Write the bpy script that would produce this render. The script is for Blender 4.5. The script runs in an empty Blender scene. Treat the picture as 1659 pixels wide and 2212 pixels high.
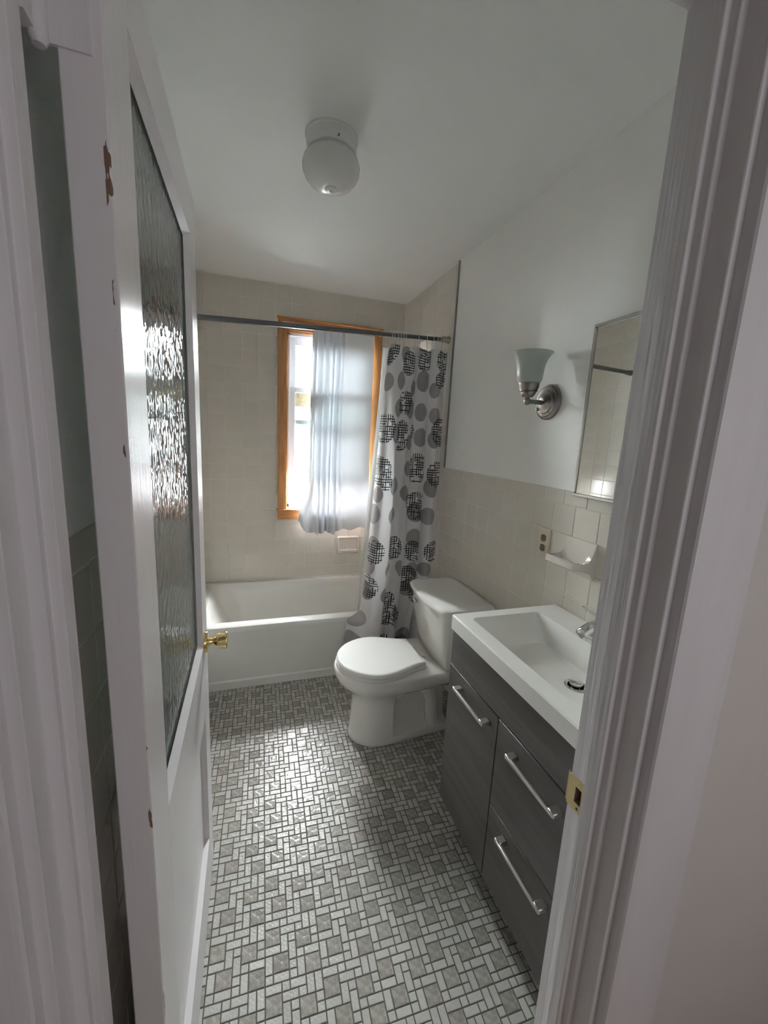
import bpy, bmesh, math, random
from mathutils import Vector, Matrix, noise as mnoise
random.seed(7)
PI = math.pi
S = bpy.context.scene
COL = S.collection

# ------------------------------------------------------------------ camera
EYE = Vector((0, 0, 1.464))
FOC, YAW, PITCH, ROLL = 876.15, .3223, -.18, -.05          # focal length in pixels of the 1659x2212 frame
fw = Vector((math.sin(YAW)*math.cos(PITCH), math.cos(YAW)*math.cos(PITCH), math.sin(PITCH)))
rt0 = Vector((math.cos(YAW), -math.sin(YAW), 0)); dn0 = fw.cross(rt0)
rt = rt0*math.cos(ROLL) + dn0*math.sin(ROLL)
dn = -rt0*math.sin(ROLL) + dn0*math.cos(ROLL)
cd = bpy.data.cameras.new('camera'); cam = bpy.data.objects.new('camera', cd); COL.objects.link(cam)
cam.matrix_world = Matrix(((rt.x, -dn.x, -fw.x, EYE.x), (rt.y, -dn.y, -fw.y, EYE.y), (rt.z, -dn.z, -fw.z, EYE.z), (0, 0, 0, 1)))
cd.sensor_fit = 'HORIZONTAL'; cd.sensor_width = 36; cd.lens = FOC/1659*36; cd.clip_start = .01; cd.clip_end = 200
S.camera = cam
def pix(p):
    q = Vector(p) - EYE; z = q.dot(fw)
    return (829.5 + FOC*q.dot(rt)/z, 1106 + FOC*q.dot(dn)/z) if z > .02 else (-9999, -9999)

# ------------------------------------------------------------------ daylight and added hall light
W = bpy.data.worlds.new('overcast_sky'); S.world = W; W.use_nodes = True
bg = W.node_tree.nodes['Background']; bg.inputs[0].default_value = (.975, .985, 1, 1); bg.inputs[1].default_value = 300.0
S.view_settings.view_transform = 'Standard'; S.view_settings.look = 'None'
S.view_settings.exposure = 0.46; S.view_settings.gamma = 1; S.view_settings.use_curve_mapping = False
S.cycles.max_bounces = 10; S.cycles.diffuse_bounces = 7; S.cycles.glossy_bounces = 4; S.cycles.transmission_bounces = 6
S.cycles.transparent_max_bounces = 12; S.cycles.sample_clamp_indirect = 10.0; S.cycles.adaptive_threshold = .025; S.cycles.use_denoising = True; S.cycles.caustics_reflective = False; S.cycles.caustics_refractive = False
def portal(name, loc, rot, sx, sy):
    l = bpy.data.lights.new(name, 'AREA'); l.shape = 'RECTANGLE'; l.size = sx; l.size_y = sy; l.cycles.is_portal = True
    o = bpy.data.objects.new(name, l); o.location = loc; o.rotation_euler = rot; COL.objects.link(o)
portal('daylight_bath_window', (.552, 3.16, 1.545), (-PI/2, 0, 0), .66, 1.28)
hl = bpy.data.lights.new('hall_fill_offscreen', 'AREA'); hl.shape = 'RECTANGLE'; hl.size = .9; hl.size_y = 1.1; hl.energy = 5.5; hl.color = (.97, .95, 1.0)  # unseen area light added in front of the closed hall wall; no window there
ho = bpy.data.objects.new('hall_fill_offscreen', hl); ho.location = (.95, -1.27, 1.45); ho.rotation_euler = (PI/2, 0, 0); COL.objects.link(ho)

# ------------------------------------------------------------------ materials
MATS = {}
def nt(name):
    m = bpy.data.materials.new(name); m.use_nodes = True; MATS[name] = m
    t = m.node_tree; t.nodes.clear(); out = t.nodes.new('ShaderNodeOutputMaterial')
    return m, t, out
class N:
    def __init__(s, t): s.t = t
    def __call__(s, typ, ins=None, **props):
        n = s.t.nodes.new('ShaderNode' + typ)
        for k, v in props.items(): setattr(n, k, v)
        for k, v in (ins or {}).items():
            if hasattr(v, 'is_output') or v.__class__.__name__.startswith('NodeSocket'): s.t.links.new(v, n.inputs[k])
            else: n.inputs[k].default_value = v
        return n
    def math(s, op, a, b=0.0, c=None):
        ins = {0: a, 1: b}
        if c is not None: ins[2] = c
        return s('Math', ins, operation=op).outputs[0]
    def mix(s, f, a, b):
        n = s.t.nodes.new('ShaderNodeMix'); n.data_type = 'RGBA'
        for k, v in ((0, f), (6, a), (7, b)):
            if v.__class__.__name__.startswith('NodeSocket'): s.t.links.new(v, n.inputs[k])
            else: n.inputs[k].default_value = (v if k == 0 else (*v, 1) if len(v) == 3 else v)
        return n.outputs[2]
def c4(c): return (*c, 1) if len(c) == 3 else c
def pbr(name, col, rough=.5, metal=0, var=0, vscale=6, stretch=(1, 1, 1), bump=0, bscale=60, coat=0, spec=.5, rvar=0, island=0, bstretch=None):
    m, t, out = nt(name); n = N(t)
    p = n('BsdfPrincipled', {'Base Color': c4(col), 'Roughness': rough, 'Metallic': metal, 'Coat Weight': coat, 'Specular IOR Level': spec})
    t.links.new(p.outputs[0], out.inputs[0])
    tc = n('TexCoord').outputs['Object']
    c = None
    if var:
        mp = n('Mapping', {'Vector': tc, 'Scale': stretch}).outputs[0]
        nz = n('TexNoise', {'Vector': mp, 'Scale': vscale, 'Detail': 6, 'Roughness': .6}).outputs[0]
        f = n('MapRange', {0: nz, 1: .3, 2: .7}).outputs[0]
        c = n.mix(f, tuple(x*(1-var) for x in col), tuple(min(1, x*(1+var)) for x in col))
    if island:
        a = n('NewGeometry').outputs['Random Per Island']; b = n('ObjectInfo').outputs['Random']
        r = n.math('FRACT', n.math('ADD', a, b))
        k = n('MapRange', {0: r, 3: 1-island, 4: 1+island}).outputs[0]
        vm = n('VectorMath', {0: c if c else c4(col)[:3]}, operation='SCALE'); t.links.new(k, vm.inputs['Scale']); c = vm.outputs[0]
    if c: t.links.new(c, p.inputs['Base Color'])
    if bump:
        mp = n('Mapping', {'Vector': tc, 'Scale': bstretch or (1, 1, 1)}).outputs[0]
        bn = n('TexNoise', {'Vector': mp, 'Scale': bscale, 'Detail': 3}).outputs[0]
        b = n('Bump', {'Strength': bump, 'Distance': .004, 'Height': bn}).outputs[0]
        t.links.new(b, p.inputs['Normal'])
    return m
pbr('plaster', (.90, .905, .885), .62, var=.015, vscale=3, bump=.05, bscale=180)
pbr('ceiling_paint', (.84, .85, .84), .7, var=.015, vscale=3, bump=.05, bscale=160)
pbr('hall_paint', (.62, .59, .56), .7, var=.02, vscale=3, bump=.06, bscale=150)
pbr('jamb_paint', (.72, .70, .72), .40, var=.03, vscale=8, stretch=(3, 3, .3), bump=.22, bscale=45, bstretch=(2.5, 2.5, .06))
pbr('wall_tile', (.63, .595, .535), .16, var=.02, vscale=4, island=.015, bump=.03, bscale=14)
pbr('wall_grout', (.78, .75, .68), .85)
pbr('floor_grout', (.10, .09, .08), .9, var=.15, vscale=30)
pbr('floor_light', (.46, .452, .423), .24, var=.06, vscale=70, island=.08, bump=.35, bscale=160)
m, t, out = nt('floor_mottled'); n = N(t)
tc = n('TexCoord').outputs['Object']
nz = n('TexNoise', {'Vector': tc, 'Scale': 85, 'Detail': 4, 'Distortion': .6}).outputs[0]
f = n('MapRange', {0: nz, 1: .42, 2: .60}).outputs[0]
c = n.mix(f, (.27, .257, .233), (.375, .352, .318))
r = n.math('FRACT', n.math('ADD', n('NewGeometry').outputs['Random Per Island'], n('ObjectInfo').outputs['Random']))
k = n('MapRange', {0: r, 3: .9, 4: 1.1}).outputs[0]
vm = n('VectorMath', {0: c}, operation='SCALE'); t.links.new(k, vm.inputs['Scale'])
b = n('Bump', {'Strength': .5, 'Distance': .004, 'Height': n('TexNoise', {'Vector': tc, 'Scale': 70, 'Detail': 2}).outputs[0]}).outputs[0]
p = n('BsdfPrincipled', {'Base Color': vm.outputs[0], 'Roughness': .20, 'Normal': b}); t.links.new(p.outputs[0], out.inputs[0])
pbr('porcelain', (.84, .83, .80), .08, coat=.3)
pbr('seat_plastic', (.86, .85, .83), .05)
pbr('tub_enamel', (.84, .85, .825), .14, var=.015, vscale=5)
pbr('sink_resin', (.87, .855, .825), .22)
pbr('soap_ceramic', (.70, .65, .60), .10, coat=.3)
pbr('cabinet_wood', (.080, .071, .067), .42, var=.28, vscale=26, stretch=(1, .08, 1), bump=.10, bscale=90, bstretch=(1, .05, 1))
pbr('satin_nickel', (.62, .60, .58), .32, metal=1)
pbr('brushed_bronze', (.27, .245, .23), .34, metal=1)
pbr('chrome', (.80, .80, .80), .07, metal=1)
pbr('steel_frame', (.62, .62, .61), .22, metal=1)
pbr('rod_metal', (.13, .135, .135), .28, metal=1)
pbr('rod_brass', (.42, .38, .28), .4, metal=1, var=.3, vscale=60)
pbr('brass', (.80, .62, .28), .13, metal=1)
pbr('strike_brass', (.62, .52, .28), .38, metal=1)
pbr('dark_hole', (.018, .014, .012), .8)
pbr('bare_wood', (.22, .13, .08), .8)
pbr('ivory_plastic', (.60, .53, .40), .35)
pbr('brown_plastic', (.05, .035, .03), .35)
pbr('wood_trim', (.34, .155, .05), .38, var=.30, vscale=10, stretch=(6, 6, .5), bump=.05, bscale=80, bstretch=(3, 3, .2))
pbr('wood_sill', (.34, .155, .05), .38, var=.30, vscale=10, stretch=(.6, 6, 6))
pbr('vinyl_white', (.80, .80, .83), .35)
pbr('clear_plastic', (.82, .83, .83), .15)
pbr('label_paper', (.72, .64, .42), .6, var=.06, vscale=30)
pbr('label_ink', (.28, .22, .14), .7)
pbr('siding_white', (.84, .85, .86), .7)
pbr('roof_shingle', (.45, .43, .43), .9, var=.15, vscale=8)
pbr('hall_wood', (.25, .15, .08), .4, var=.2, vscale=8, stretch=(.4, 6, 1))
pbr('pavement', (.55, .55, .56), .9, var=.2, vscale=3)
pbr('metal_bead', (.20, .20, .20), .5)
pbr('caulk', (.72, .71, .67), .6)
m = pbr('globe_glass', (.66, .66, .64), .25)
pbr('fitter_white', (.72, .72, .70), .35)
# painted door, chipped to the wood along its hinge edge
m, t, out = nt('door_paint'); n = N(t)
tc = n('TexCoord').outputs['Object']; sp = n('SeparateXYZ', {0: tc}).outputs
ge = n('Mapping', {'Vector': tc, 'Scale': (2.5, 2.5, .25)}).outputs[0]
b = n('Bump', {'Strength': .12, 'Distance': .004, 'Height': n('TexNoise', {'Vector': ge, 'Scale': 40, 'Detail': 2}).outputs[0]}).outputs[0]
ed = n.math('LESS_THAN', n.math('ADD', n.math('ABSOLUTE', n.math('ADD', sp[0], .135)), n.math('ABSOLUTE', n.math('SUBTRACT', sp[1], .548))), .006)
cn = n('TexNoise', {'Vector': n('Mapping', {'Vector': tc, 'Scale': (5, 5, 1.0)}).outputs[0], 'Scale': 14, 'Detail': 3}).outputs[0]
chip = n.math('MULTIPLY', ed, n.math('GREATER_THAN', cn, .625))
c = n.mix(chip, (.74, .715, .73), (.20, .13, .09))
p = n('BsdfPrincipled', {'Base Color': c, 'Roughness': .26, 'Normal': b}); t.links.new(p.outputs[0], out.inputs[0])
# clear pane
m, t, out = nt('clear_pane'); n = N(t)
a = n('BsdfTransparent', {0: (.93, .96, .95, 1)}); g = n('BsdfGlossy', {'Roughness': .02})
mx = n('MixShader', {0: n('Fresnel', {'IOR': 1.45}).outputs[0], 1: a.outputs[0], 2: g.outputs[0]}); t.links.new(mx.outputs[0], out.inputs[0])
# hammered obscure glass of the door
m, t, out = nt('hammered_glass'); n = N(t)
tc = n('TexCoord').outputs['Object']
mp = n('Mapping', {'Vector': tc, 'Scale': (1, 1, .75)}).outputs[0]
rf = n('BsdfRefraction', {0: (.95, .985, .97, 1), 'Roughness': .03, 'IOR': 1.45}); tr = n('BsdfTransparent', {0: (.95, .985, .97, 1)})
body = n('MixShader', {0: .85, 1: rf.outputs[0], 2: tr.outputs[0]})
milk = n('MixShader', {0: .5, 1: n('BsdfDiffuse', {0: (.80, .90, .85, 1)}).outputs[0], 2: n('BsdfTranslucent', {0: (.80, .90, .85, 1)}).outputs[0]})
body = n('MixShader', {0: .34, 1: body.outputs[0], 2: milk.outputs[0]})
mx = n('MixShader', {0: n('Fresnel', {'IOR': 1.48}).outputs[0], 1: body.outputs[0], 2: n('BsdfGlossy', {'Roughness': .04}).outputs[0]}); t.links.new(mx.outputs[0], out.inputs[0])
# thin translucent shells
def shell(name, col, tcol, wt, wo=0, rough=.5, uvbump=0):
    m, t, out = nt(name); n = N(t)
    d = n('BsdfPrincipled', {'Base Color': c4(col), 'Roughness': rough}); l = n('BsdfTranslucent', {0: c4(tcol)})
    s = n('MixShader', {0: wt, 1: d.outputs[0], 2: l.outputs[0]}).outputs[0]
    if wo: s = n('MixShader', {0: wo, 1: s, 2: n('BsdfTransparent').outputs[0]}).outputs[0]
    t.links.new(s, out.inputs[0])
shell('sheer_cloth', (.86, .87, .90), (.78, .84, .92), .0128, 0, .6)
shell('shade_glass', (.62, .665, .63), (.62, .67, .63), .3, 0, .35)
shell('liner_vinyl', (.84, .84, .84), (.8, .8, .8), .3, 0, .3)
# mirror
m, t, out = nt('mirror_silver'); n = N(t)
g = n('BsdfGlossy', {0: (.90, .93, .90, 1), 'Roughness': .0}); t.links.new(g.outputs[0], out.inputs[0])
# printed shower curtain: grey dots and black cross-hatched discs, drawn in cloth metres (UV)
m, t, out = nt('printed_cloth'); n = N(t)
uv = n('UVMap').outputs[0]; su = n('SeparateXYZ', {0: uv}).outputs
def disc(scale, off, rnd, rmin, rmax, keep):
    mp = n('Mapping', {'Vector': uv, 'Location': off}).outputs[0]
    v = n('TexVoronoi', {'Vector': mp, 'Scale': scale, 'Randomness': rnd}, voronoi_dimensions='2D')
    cc = n('SeparateColor', {0: v.outputs['Color']}).outputs
    rad = n('MapRange', {0: cc[1], 3: rmin, 4: rmax}).outputs[0]
    return n.math('MULTIPLY', n.math('LESS_THAN', v.outputs['Distance'], rad), n.math('LESS_THAN', cc[0], keep))
dots = disc(6.6, (.13, .07, 0), .34, .29, .40, .62)
hat = disc(4.6, (.41, .29, 0), .34, .30, .41, .60)
hat2 = disc(6.9, (.77, .53, 0), .34, .29, .38, .25)
hatch = n.math('MAXIMUM', hat, hat2)
def lines(a, bb, pitch, duty, seed):
    q = n.math('DIVIDE', a, pitch); cell = n.math('FLOOR', q); fr = n.math('FRACT', q)
    vv = n('CombineXYZ', {0: n.math('MULTIPLY', cell, 7.31), 1: n.math('MULTIPLY', bb, 15.0), 2: seed}).outputs[0]
    g = n.math('GREATER_THAN', n('TexNoise', {'Vector': vv, 'Scale': 1.0, 'Detail': 0}).outputs[0], .41)
    return n.math('MULTIPLY', n.math('LESS_THAN', fr, duty), g)
ln = n.math('MAXIMUM', lines(su[0], su[1], .0140, .38, 1.0), lines(su[1], su[0], .0140, .38, 9.0))
c = n.mix(dots, (.80, .79, .81), (.36, .345, .36))
c = n.mix(n.math('MULTIPLY', hatch, ln), c, (.012, .012, .016))
weave = n('TexNoise', {'Vector': n('Mapping', {'Vector': uv, 'Scale': (30, 900, 1)}).outputs[0], 'Scale': 1, 'Detail': 1}).outputs[0]
b = n('Bump', {'Strength': .05, 'Distance': .003, 'Height': weave}).outputs[0]
d = n('BsdfPrincipled', {'Base Color': c, 'Roughness': .55, 'Normal': b}); l = n('BsdfTranslucent', {0: c})
s = n('MixShader', {0: .22, 1: d.outputs[0], 2: l.outputs[0]}).outputs[0]; t.links.new(s, out.inputs[0])

# ------------------------------------------------------------------ mesh helpers
class G:
    def __init__(s): s.v = []; s.f = []; s.uv = None
    def add(s, v, f):
        o = len(s.v); s.v += [tuple(p) for p in v]; s.f += [tuple(i+o for i in q) for q in f]; return s
    def box(s, lo, hi):
        a, b = lo, hi
        v = [(x, y, z) for x in (a[0], b[0]) for y in (a[1], b[1]) for z in (a[2], b[2])]
        return s.add(v, [(0, 1, 3, 2), (4, 6, 7, 5), (0, 4, 5, 1), (2, 3, 7, 6), (0, 2, 6, 4), (1, 5, 7, 3)])
    def bbox(s, lo, hi, r=.003, seg=2):
        bm = bmesh.new(); bmesh.ops.create_cube(bm, size=1)
        for v in bm.verts: v.co = Vector([(lo[i]+hi[i])/2 + v.co[i]*(hi[i]-lo[i]) for i in range(3)])
        bmesh.ops.bevel(bm, geom=bm.edges[:], offset=r, segments=seg, affect='EDGES', profile=.5)
        bm.verts.index_update()
        s.add([v.co[:] for v in bm.verts], [[v.index for v in f.verts] for f in bm.faces]); bm.free(); return s
    def loft(s, rings, capa=True, capb=True):
        k = len(rings[0]); v = [p for r in rings for p in r]; f = []
        for i in range(len(rings)-1):
            for j in range(k): f.append((i*k+j, i*k+(j+1) % k, (i+1)*k+(j+1) % k, (i+1)*k+j))
        if capa: f.append(tuple(range(k))[::-1])
        if capb: f.append(tuple((len(rings)-1)*k+j for j in range(k)))
        return s.add(v, f)
    def tube(s, pts, r, n=10, caps=True, closed=False):
        pts = [Vector(p) for p in pts]; rings = []; up = None; m = len(pts)
        for i, p in enumerate(pts):
            a = pts[(i-1) % m] if closed or i > 0 else p; b = pts[(i+1) % m] if closed or i < m-1 else p
            d = (b-a).normalized()
            if up is None: up = d.orthogonal().normalized()
            up = (up - d*up.dot(d)).normalized(); q = d.cross(up); rr = r[i] if isinstance(r, (list, tuple)) else r
            rings.append([p + up*rr*math.cos(2*PI*j/n) + q*rr*math.sin(2*PI*j/n) for j in range(n)])
        if closed: rings.append(rings[0]); return s.loft(rings, False, False)
        return s.loft(rings, caps, caps)
    def lathe(s, prof, o, axis=(0, 0, 1), n=32, caps=True, sy=1):
        a = Vector(axis).normalized(); u = Vector((0, 1, 0)) if abs(a.y) < .9 else Vector((1, 0, 0)); u = (u-a*u.dot(a)).normalized(); w = a.cross(u)
        rings = [[Vector(o)+a*h+u*r*math.cos(2*PI*j/n)+w*r*sy*math.sin(2*PI*j/n) for j in range(n)] for r, h in prof]
        return s.loft(rings, caps, caps)
    def prism(s, poly, lo, hi, ax=2):
        def p3(a, b, h): return {2: (a, b, h), 1: (a, h, b), 0: (h, a, b)}[ax]
        k = len(poly)
        return s.loft([[p3(a, b, lo) for a, b in poly], [p3(a, b, hi) for a, b in poly]])
    def grid(s, fn, nu, nv, uvfn=None):
        v = [fn(i/nu, j/nv) for j in range(nv+1) for i in range(nu+1)]; w = nu+1
        f = [(j*w+i, j*w+i+1, (j+1)*w+i+1, (j+1)*w+i) for j in range(nv) for i in range(nu)]
        if uvfn: s.uv = [uvfn(i, j) for j in range(nv+1) for i in range(nu+1)]
        return s.add(v, f)
    def mesh(s, name, mats, smooth=40, recalc=True):
        me = bpy.data.meshes.new(name); me.from_pydata(s.v, [], s.f)
        bm = bmesh.new(); bm.from_mesh(me)
        if recalc: bmesh.ops.recalc_face_normals(bm, faces=bm.faces)
        for f in bm.faces: f.smooth = bool(smooth)
        bm.to_mesh(me); bm.free()
        if smooth: me.set_sharp_from_angle(angle=math.radians(smooth))
        if s.uv:
            ul = me.uv_layers.new(name='UVMap')
            for lp in me.loops: ul.data[lp.index].uv = s.uv[lp.vertex_index]
        for m in (mats if isinstance(mats, (list, tuple)) else [mats]): me.materials.append(MATS[m])
        return me
    def obj(s, name, mat, parent=None, smooth=40, recalc=True):
        return link(name, s.mesh(name, mat, smooth, recalc), parent)
def link(name, me, parent=None):
    o = bpy.data.objects.new(name, me); COL.objects.link(o)
    if parent: adopt(o, parent)
    return o
def adopt(o, parent):
    o.parent = parent; o.matrix_parent_inverse = Matrix.Translation(-parent.location)
def tag(o, label, cat=None, group=None, kind=None):
    o['label'] = label
    if cat: o['category'] = cat
    if group: o['group'] = group
    if kind: o['kind'] = kind
    return o
def thing(name, loc, label, cat, group=None, kind=None):
    o = bpy.data.objects.new(name, None); o.empty_display_size = .05; o.location = loc; COL.objects.link(o)
    return tag(o, label, cat, group, kind)
def struct(o, label): o['kind'] = 'structure'; o['label'] = label; return o
def cut(o, cutter):
    """subtract the solid held by cutter (a G) from mesh object o"""
    c = cutter.obj('cutter', 'bare_wood', None, 0); m = o.modifiers.new('cut', 'BOOLEAN'); m.operation = 'DIFFERENCE'; m.solver = 'EXACT'; m.object = c
    me = bpy.data.meshes.new_from_object(o.evaluated_get(bpy.context.evaluated_depsgraph_get())); o.modifiers.clear()
    o.data = me; bpy.data.objects.remove(c); me.set_sharp_from_angle(angle=math.radians(30))
def rrect(x0, x1, y0, y1, r, n=6):
    out = []
    for cx, cy, a0 in ((x1-r, y1-r, 0), (x0+r, y1-r, PI/2), (x0+r, y0+r, PI), (x1-r, y0+r, 1.5*PI)):
        for i in range(n+1): a = a0+PI/2*i/n; out.append((cx+r*math.cos(a), cy+r*math.sin(a)))
    return out
def sm(a, b, x): t = max(0, min(1, (x-a)/(b-a))); return t*t*(3-2*t)
def lerp(a, b, t): return a+(b-a)*t

# ------------------------------------------------------------------ room dimensions
XR, YB, XL, XLA, YF, YH, H = 1.101, 3.022, -.236, -.325, .513, .392, 2.441   # right, back, left, alcove left, front wall in/out, height
YT = 2.2046; YW = 2.10                                                                  # edge of the shower tile
T = .1095; JT = .0019
WX0, WX1, WZ0, WZ1 = .243, .860, .925, 2.160                                 # window opening
JL, JR, DH = -.199, .570, 2.055                                              # door opening

# ------------------------------------------------------------------ shell
g = G(); g.box((-.56, .40, -.12), (1.24, 3.16, -.0014)); floor = g.obj('floor', 'floor_grout', smooth=0)
struct(floor, 'bathroom floor of small mosaic tile set in dark grout')
g = G(); g.box((-1.7, -1.4, -.12), (1.7, .40, -.0014)); struct(g.obj('floor_hall', 'hall_wood', smooth=0), 'brown wooden floor of the hall outside')
g = G(); g.box((-1.7, -1.4, H), (1.7, 3.16, H+.12)); struct(g.obj('ceiling', 'ceiling_paint', smooth=0), 'plain white painted ceiling')
g = G(); g.box((XR+.004, YF-.02, -.05), (XR+.13, YB+.13, H)); wall_r = struct(g.obj('wall_right', 'plaster', smooth=0), 'white right wall with beige tile wainscot')
g = G(); g.box((-.56, YF-.02, -.05), (XL-.004, YW, H)); g.box((-.56, YW, -.05), (XLA-.004, YB+.13, H)); wall_l = struct(g.obj('wall_left', 'plaster', smooth=0), 'white left wall behind the open door')
g = G()
g.box((XLA-.004, YB+.004, -.05), (WX0, YB+.13, H)); g.box((WX1, YB+.004, -.05), (XR+.004, YB+.13, H))
g.box((WX0, YB+.004, -.05), (WX1, YB+.13, WZ0)); g.box((WX0, YB+.004, WZ1), (WX1, YB+.13, H))
wall_b = struct(g.obj('wall_back', 'plaster', smooth=0), 'tiled back wall with the window')
g = G()
g.box((-1.7, YH, -.05), (JL-.016, YF-.02, H)); g.box((JR+.016, YH, -.05), (1.7, YF-.02, H)); g.box((JL-.016, YH, DH+.016), (JR+.016, YF-.02, H))
wall_f = g.obj('wall_front', 'hall_paint', smooth=0); struct(wall_f, 'beige hall side of the doorway wall')
g = G(); g.box((XL-.004, YF-.02, -.05), (JL-.016, YF-.004, H)); g.box((JR+.016, YF-.02, -.05), (XR+.004, YF-.004, H)); g.box((JL-.016, YF-.02, DH+.016), (JR+.016, YF-.004, H))
g.obj('plaster_face', 'plaster', wall_f, 0)
g = G(); g.box((-1.7, -1.4, -.05), (1.7, -1.28, H)); struct(g.obj('wall_hall_back', 'hall_paint', smooth=0), 'beige hall wall facing the bathroom doorway')
g = G(); g.box((1.6, -1.28, -.05), (1.7, YH, H)); struct(g.obj('wall_hall_right', 'hall_paint', smooth=0), 'beige end wall of the hall')
g = G(); g.box((-1.7, -1.28, -.05), (-1.6, YH, H)); struct(g.obj('wall_hall_left', 'hall_paint', smooth=0), 'beige far end wall of the hall')

g = G(); g.box((-40, -40, -3.2), (40, 60, -3.0)); struct(g.obj('ground', 'pavement', smooth=0), 'pale paved yard between the houses far below the window')
# ------------------------------------------------------------------ tiles
TC = {}
def tile_mesh(w, h, mat, d=.0055, ch=.0022):
    key = (round(w, 4), round(h, 4), mat)
    if key not in TC:
        a, b = w/2, h/2; g = G()
        rings = [[(-a, -b, -d), (a, -b, -d), (a, b, -d), (-a, b, -d)], [(-a, -b, -ch*.6), (a, -b, -ch*.6), (a, b, -ch*.6), (-a, b, -ch*.6)],
                 [(-a+ch, -b+ch, 0), (a-ch, -b+ch, 0), (a-ch, b-ch, 0), (-a+ch, b-ch, 0)]]
        g.loft(rings, False, True); TC[key] = g.mesh('tile', mat, 12)
    return TC[key]
ROT = {'back': Matrix(((1, 0, 0), (0, 0, -1), (0, 1, 0))), 'right': Matrix(((0, 0, -1), (-1, 0, 0), (0, 1, 0))), 'left': Matrix(((0, 0, 1), (1, 0, 0), (0, 1, 0))), 'return': Matrix(((-1, 0, 0), (0, 0, 1), (0, 1, 0)))}
def put_tile(wall, side, u0, u1, z0, z1, plane, name='tile', solo=True, sink=None):
    """u is x on the back wall and y on the side walls"""
    w, h = u1-u0-JT, z1-z0-JT
    if w < .006 or h < .006: return
    uc, zc = (u0+u1)/2, (z0+z1)/2
    loc = (uc, plane, zc) if side == 'back' else (plane, uc, zc)
    jit = (random.random()-.5)*.0007
    me = tile_mesh(w, h, 'wall_tile')
    M = ROT[side].to_4x4(); M.translation = Vector(loc) + ROT[side] @ Vector((0, 0, jit))
    if solo:
        o = link(name, me, wall); o.matrix_world = M; return o
    G.add(sink, [M @ v.co for v in me.vertices], [tuple(p.vertices) for p in me.polygons])
def spans(a, b, origin):
    k = math.floor((a-origin)/T)-1; out = []
    while origin+k*T < b:
        lo, hi = max(a, origin+k*T), min(b, origin+(k+1)*T)
        if hi-lo > .004: out.append((lo, hi))
        k += 1
    return out
# back wall, tub rim to ceiling
g = G()
g.box((XLA, YB+.0014, .36), (WX0, YB+.006, H)); g.box((WX1, YB+.0014, .36), (XR, YB+.006, H)); g.box((WX0, YB+.0014, .36), (WX1, YB+.006, WZ0)); g.box((WX0, YB+.0014, WZ1), (WX1, YB+.006, H))
g.obj('grout', 'wall_grout', wall_b, 0)
Z0 = 2.4388
for z0, z1 in spans(.382, H-.001, Z0):
    for x0, x1 in spans(XLA+.002, XR-.001, -.2675):
        if x1 > .632 and x0 < .812 and z0 < .70 and z1 > .555 and False: continue
        if x1 <= WX0 or x0 >= WX1 or z1 <= WZ0 or z0 >= WZ1: put_tile(wall_b, 'back', x0, x1, z0, z1, YB); continue
        if z0 < WZ0 and z1 > WZ0: put_tile(wall_b, 'back', x0, x1, z0, WZ0, YB)
        elif z1 > WZ1 and z0 < WZ1: put_tile(wall_b, 'back', x0, x1, WZ1, z1, YB)
        elif x0 < WX0: put_tile(wall_b, 'back', x0, WX0, z0, z1, YB)
        elif x1 > WX1: put_tile(wall_b, 'back', WX1, x1, z0, z1, YB)
# right wall: shower end to the ceiling, wainscot with a narrow cap course elsewhere
CAP0, CAP1 = 1.255, 1.309
g = G(); g.box((XR+.0014, YT-.001, 0), (XR+.006, YB, H)); g.box((XR+.0014, YF, 0), (XR+.006, YT, CAP1-.001)); g.obj('grout', 'wall_grout', wall_r, 0)
rest = G()
for z0, z1 in spans(.382, H-.001, Z0):
    for y0, y1 in [(YT, YT+.05)]+spans(YT+.05, YB-.001, YT+.05): put_tile(wall_r, 'right', y0, y1, z0, z1, XR)
for z0, z1 in spans(.0, CAP0, CAP0):
    for y0, y1 in spans(YF, YT, 1.7979):
        hid = (z1 < .70 and y0 < 2.0) or (z1 < .87 and y0 < 1.17) or (y1 > 2.0 and z1 < .6)
        put_tile(wall_r, 'right', y0, y1, z0, z1, XR, solo=not hid, sink=rest)
for y0, y1 in spans(YF, YT, 1.7979-.048): put_tile(wall_r, 'right', max(YF, y0), y1, CAP0, CAP1, XR, 'cap_tile')
o = rest.obj('hidden_tile_field', 'wall_tile', wall_r, 12); o['kind'] = 'stuff'
# left wall: wainscot behind the door, shower end
g = G(); g.box((XL-.006, YF, 0), (XL-.0014, YW, CAP1-.001)); g.box((XLA-.006, YW, 0), (XLA-.0014, YB, H)); g.obj('grout', 'wall_grout', wall_l, 0)
rest = G()
for z0, z1 in spans(.382, H-.001, Z0):
    for y0, y1 in spans(YW, YB-.001, YT+.05): put_tile(wall_l, 'left', y0, y1, z0, z1, XLA, solo=z0 > 1.0, sink=rest)
for z0, z1 in spans(.0, CAP0, CAP0):
    for y0, y1 in spans(YF, YW, .7045): put_tile(wall_l, 'left', y0, y1, z0, z1, XL, solo=y0 < .95, sink=rest)
for y0, y1 in spans(YF, YW, .7445-T): put_tile(wall_l, 'left', y0, y1, CAP0, CAP1, XL, 'cap_tile', solo=y0 < .95, sink=rest)
o = rest.obj('hidden_tile_field', 'wall_tile', wall_l, 12); o['kind'] = 'stuff'
# caulk in the corner, dark bead where the shower tile ends
g = G(); g.box((XR-.004, YB-.004, .38), (XR+.002, YB+.002, H)); g.obj('corner_caulk', 'caulk', wall_b, 0)
g = G(); g.box((XR-.006, YT-.007, CAP1), (XR+.005, YT-.001, H-.001)); struct(g.obj('trim_6', 'metal_bead', smooth=0), 'dark metal bead along the edge of the shower tile')

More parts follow.
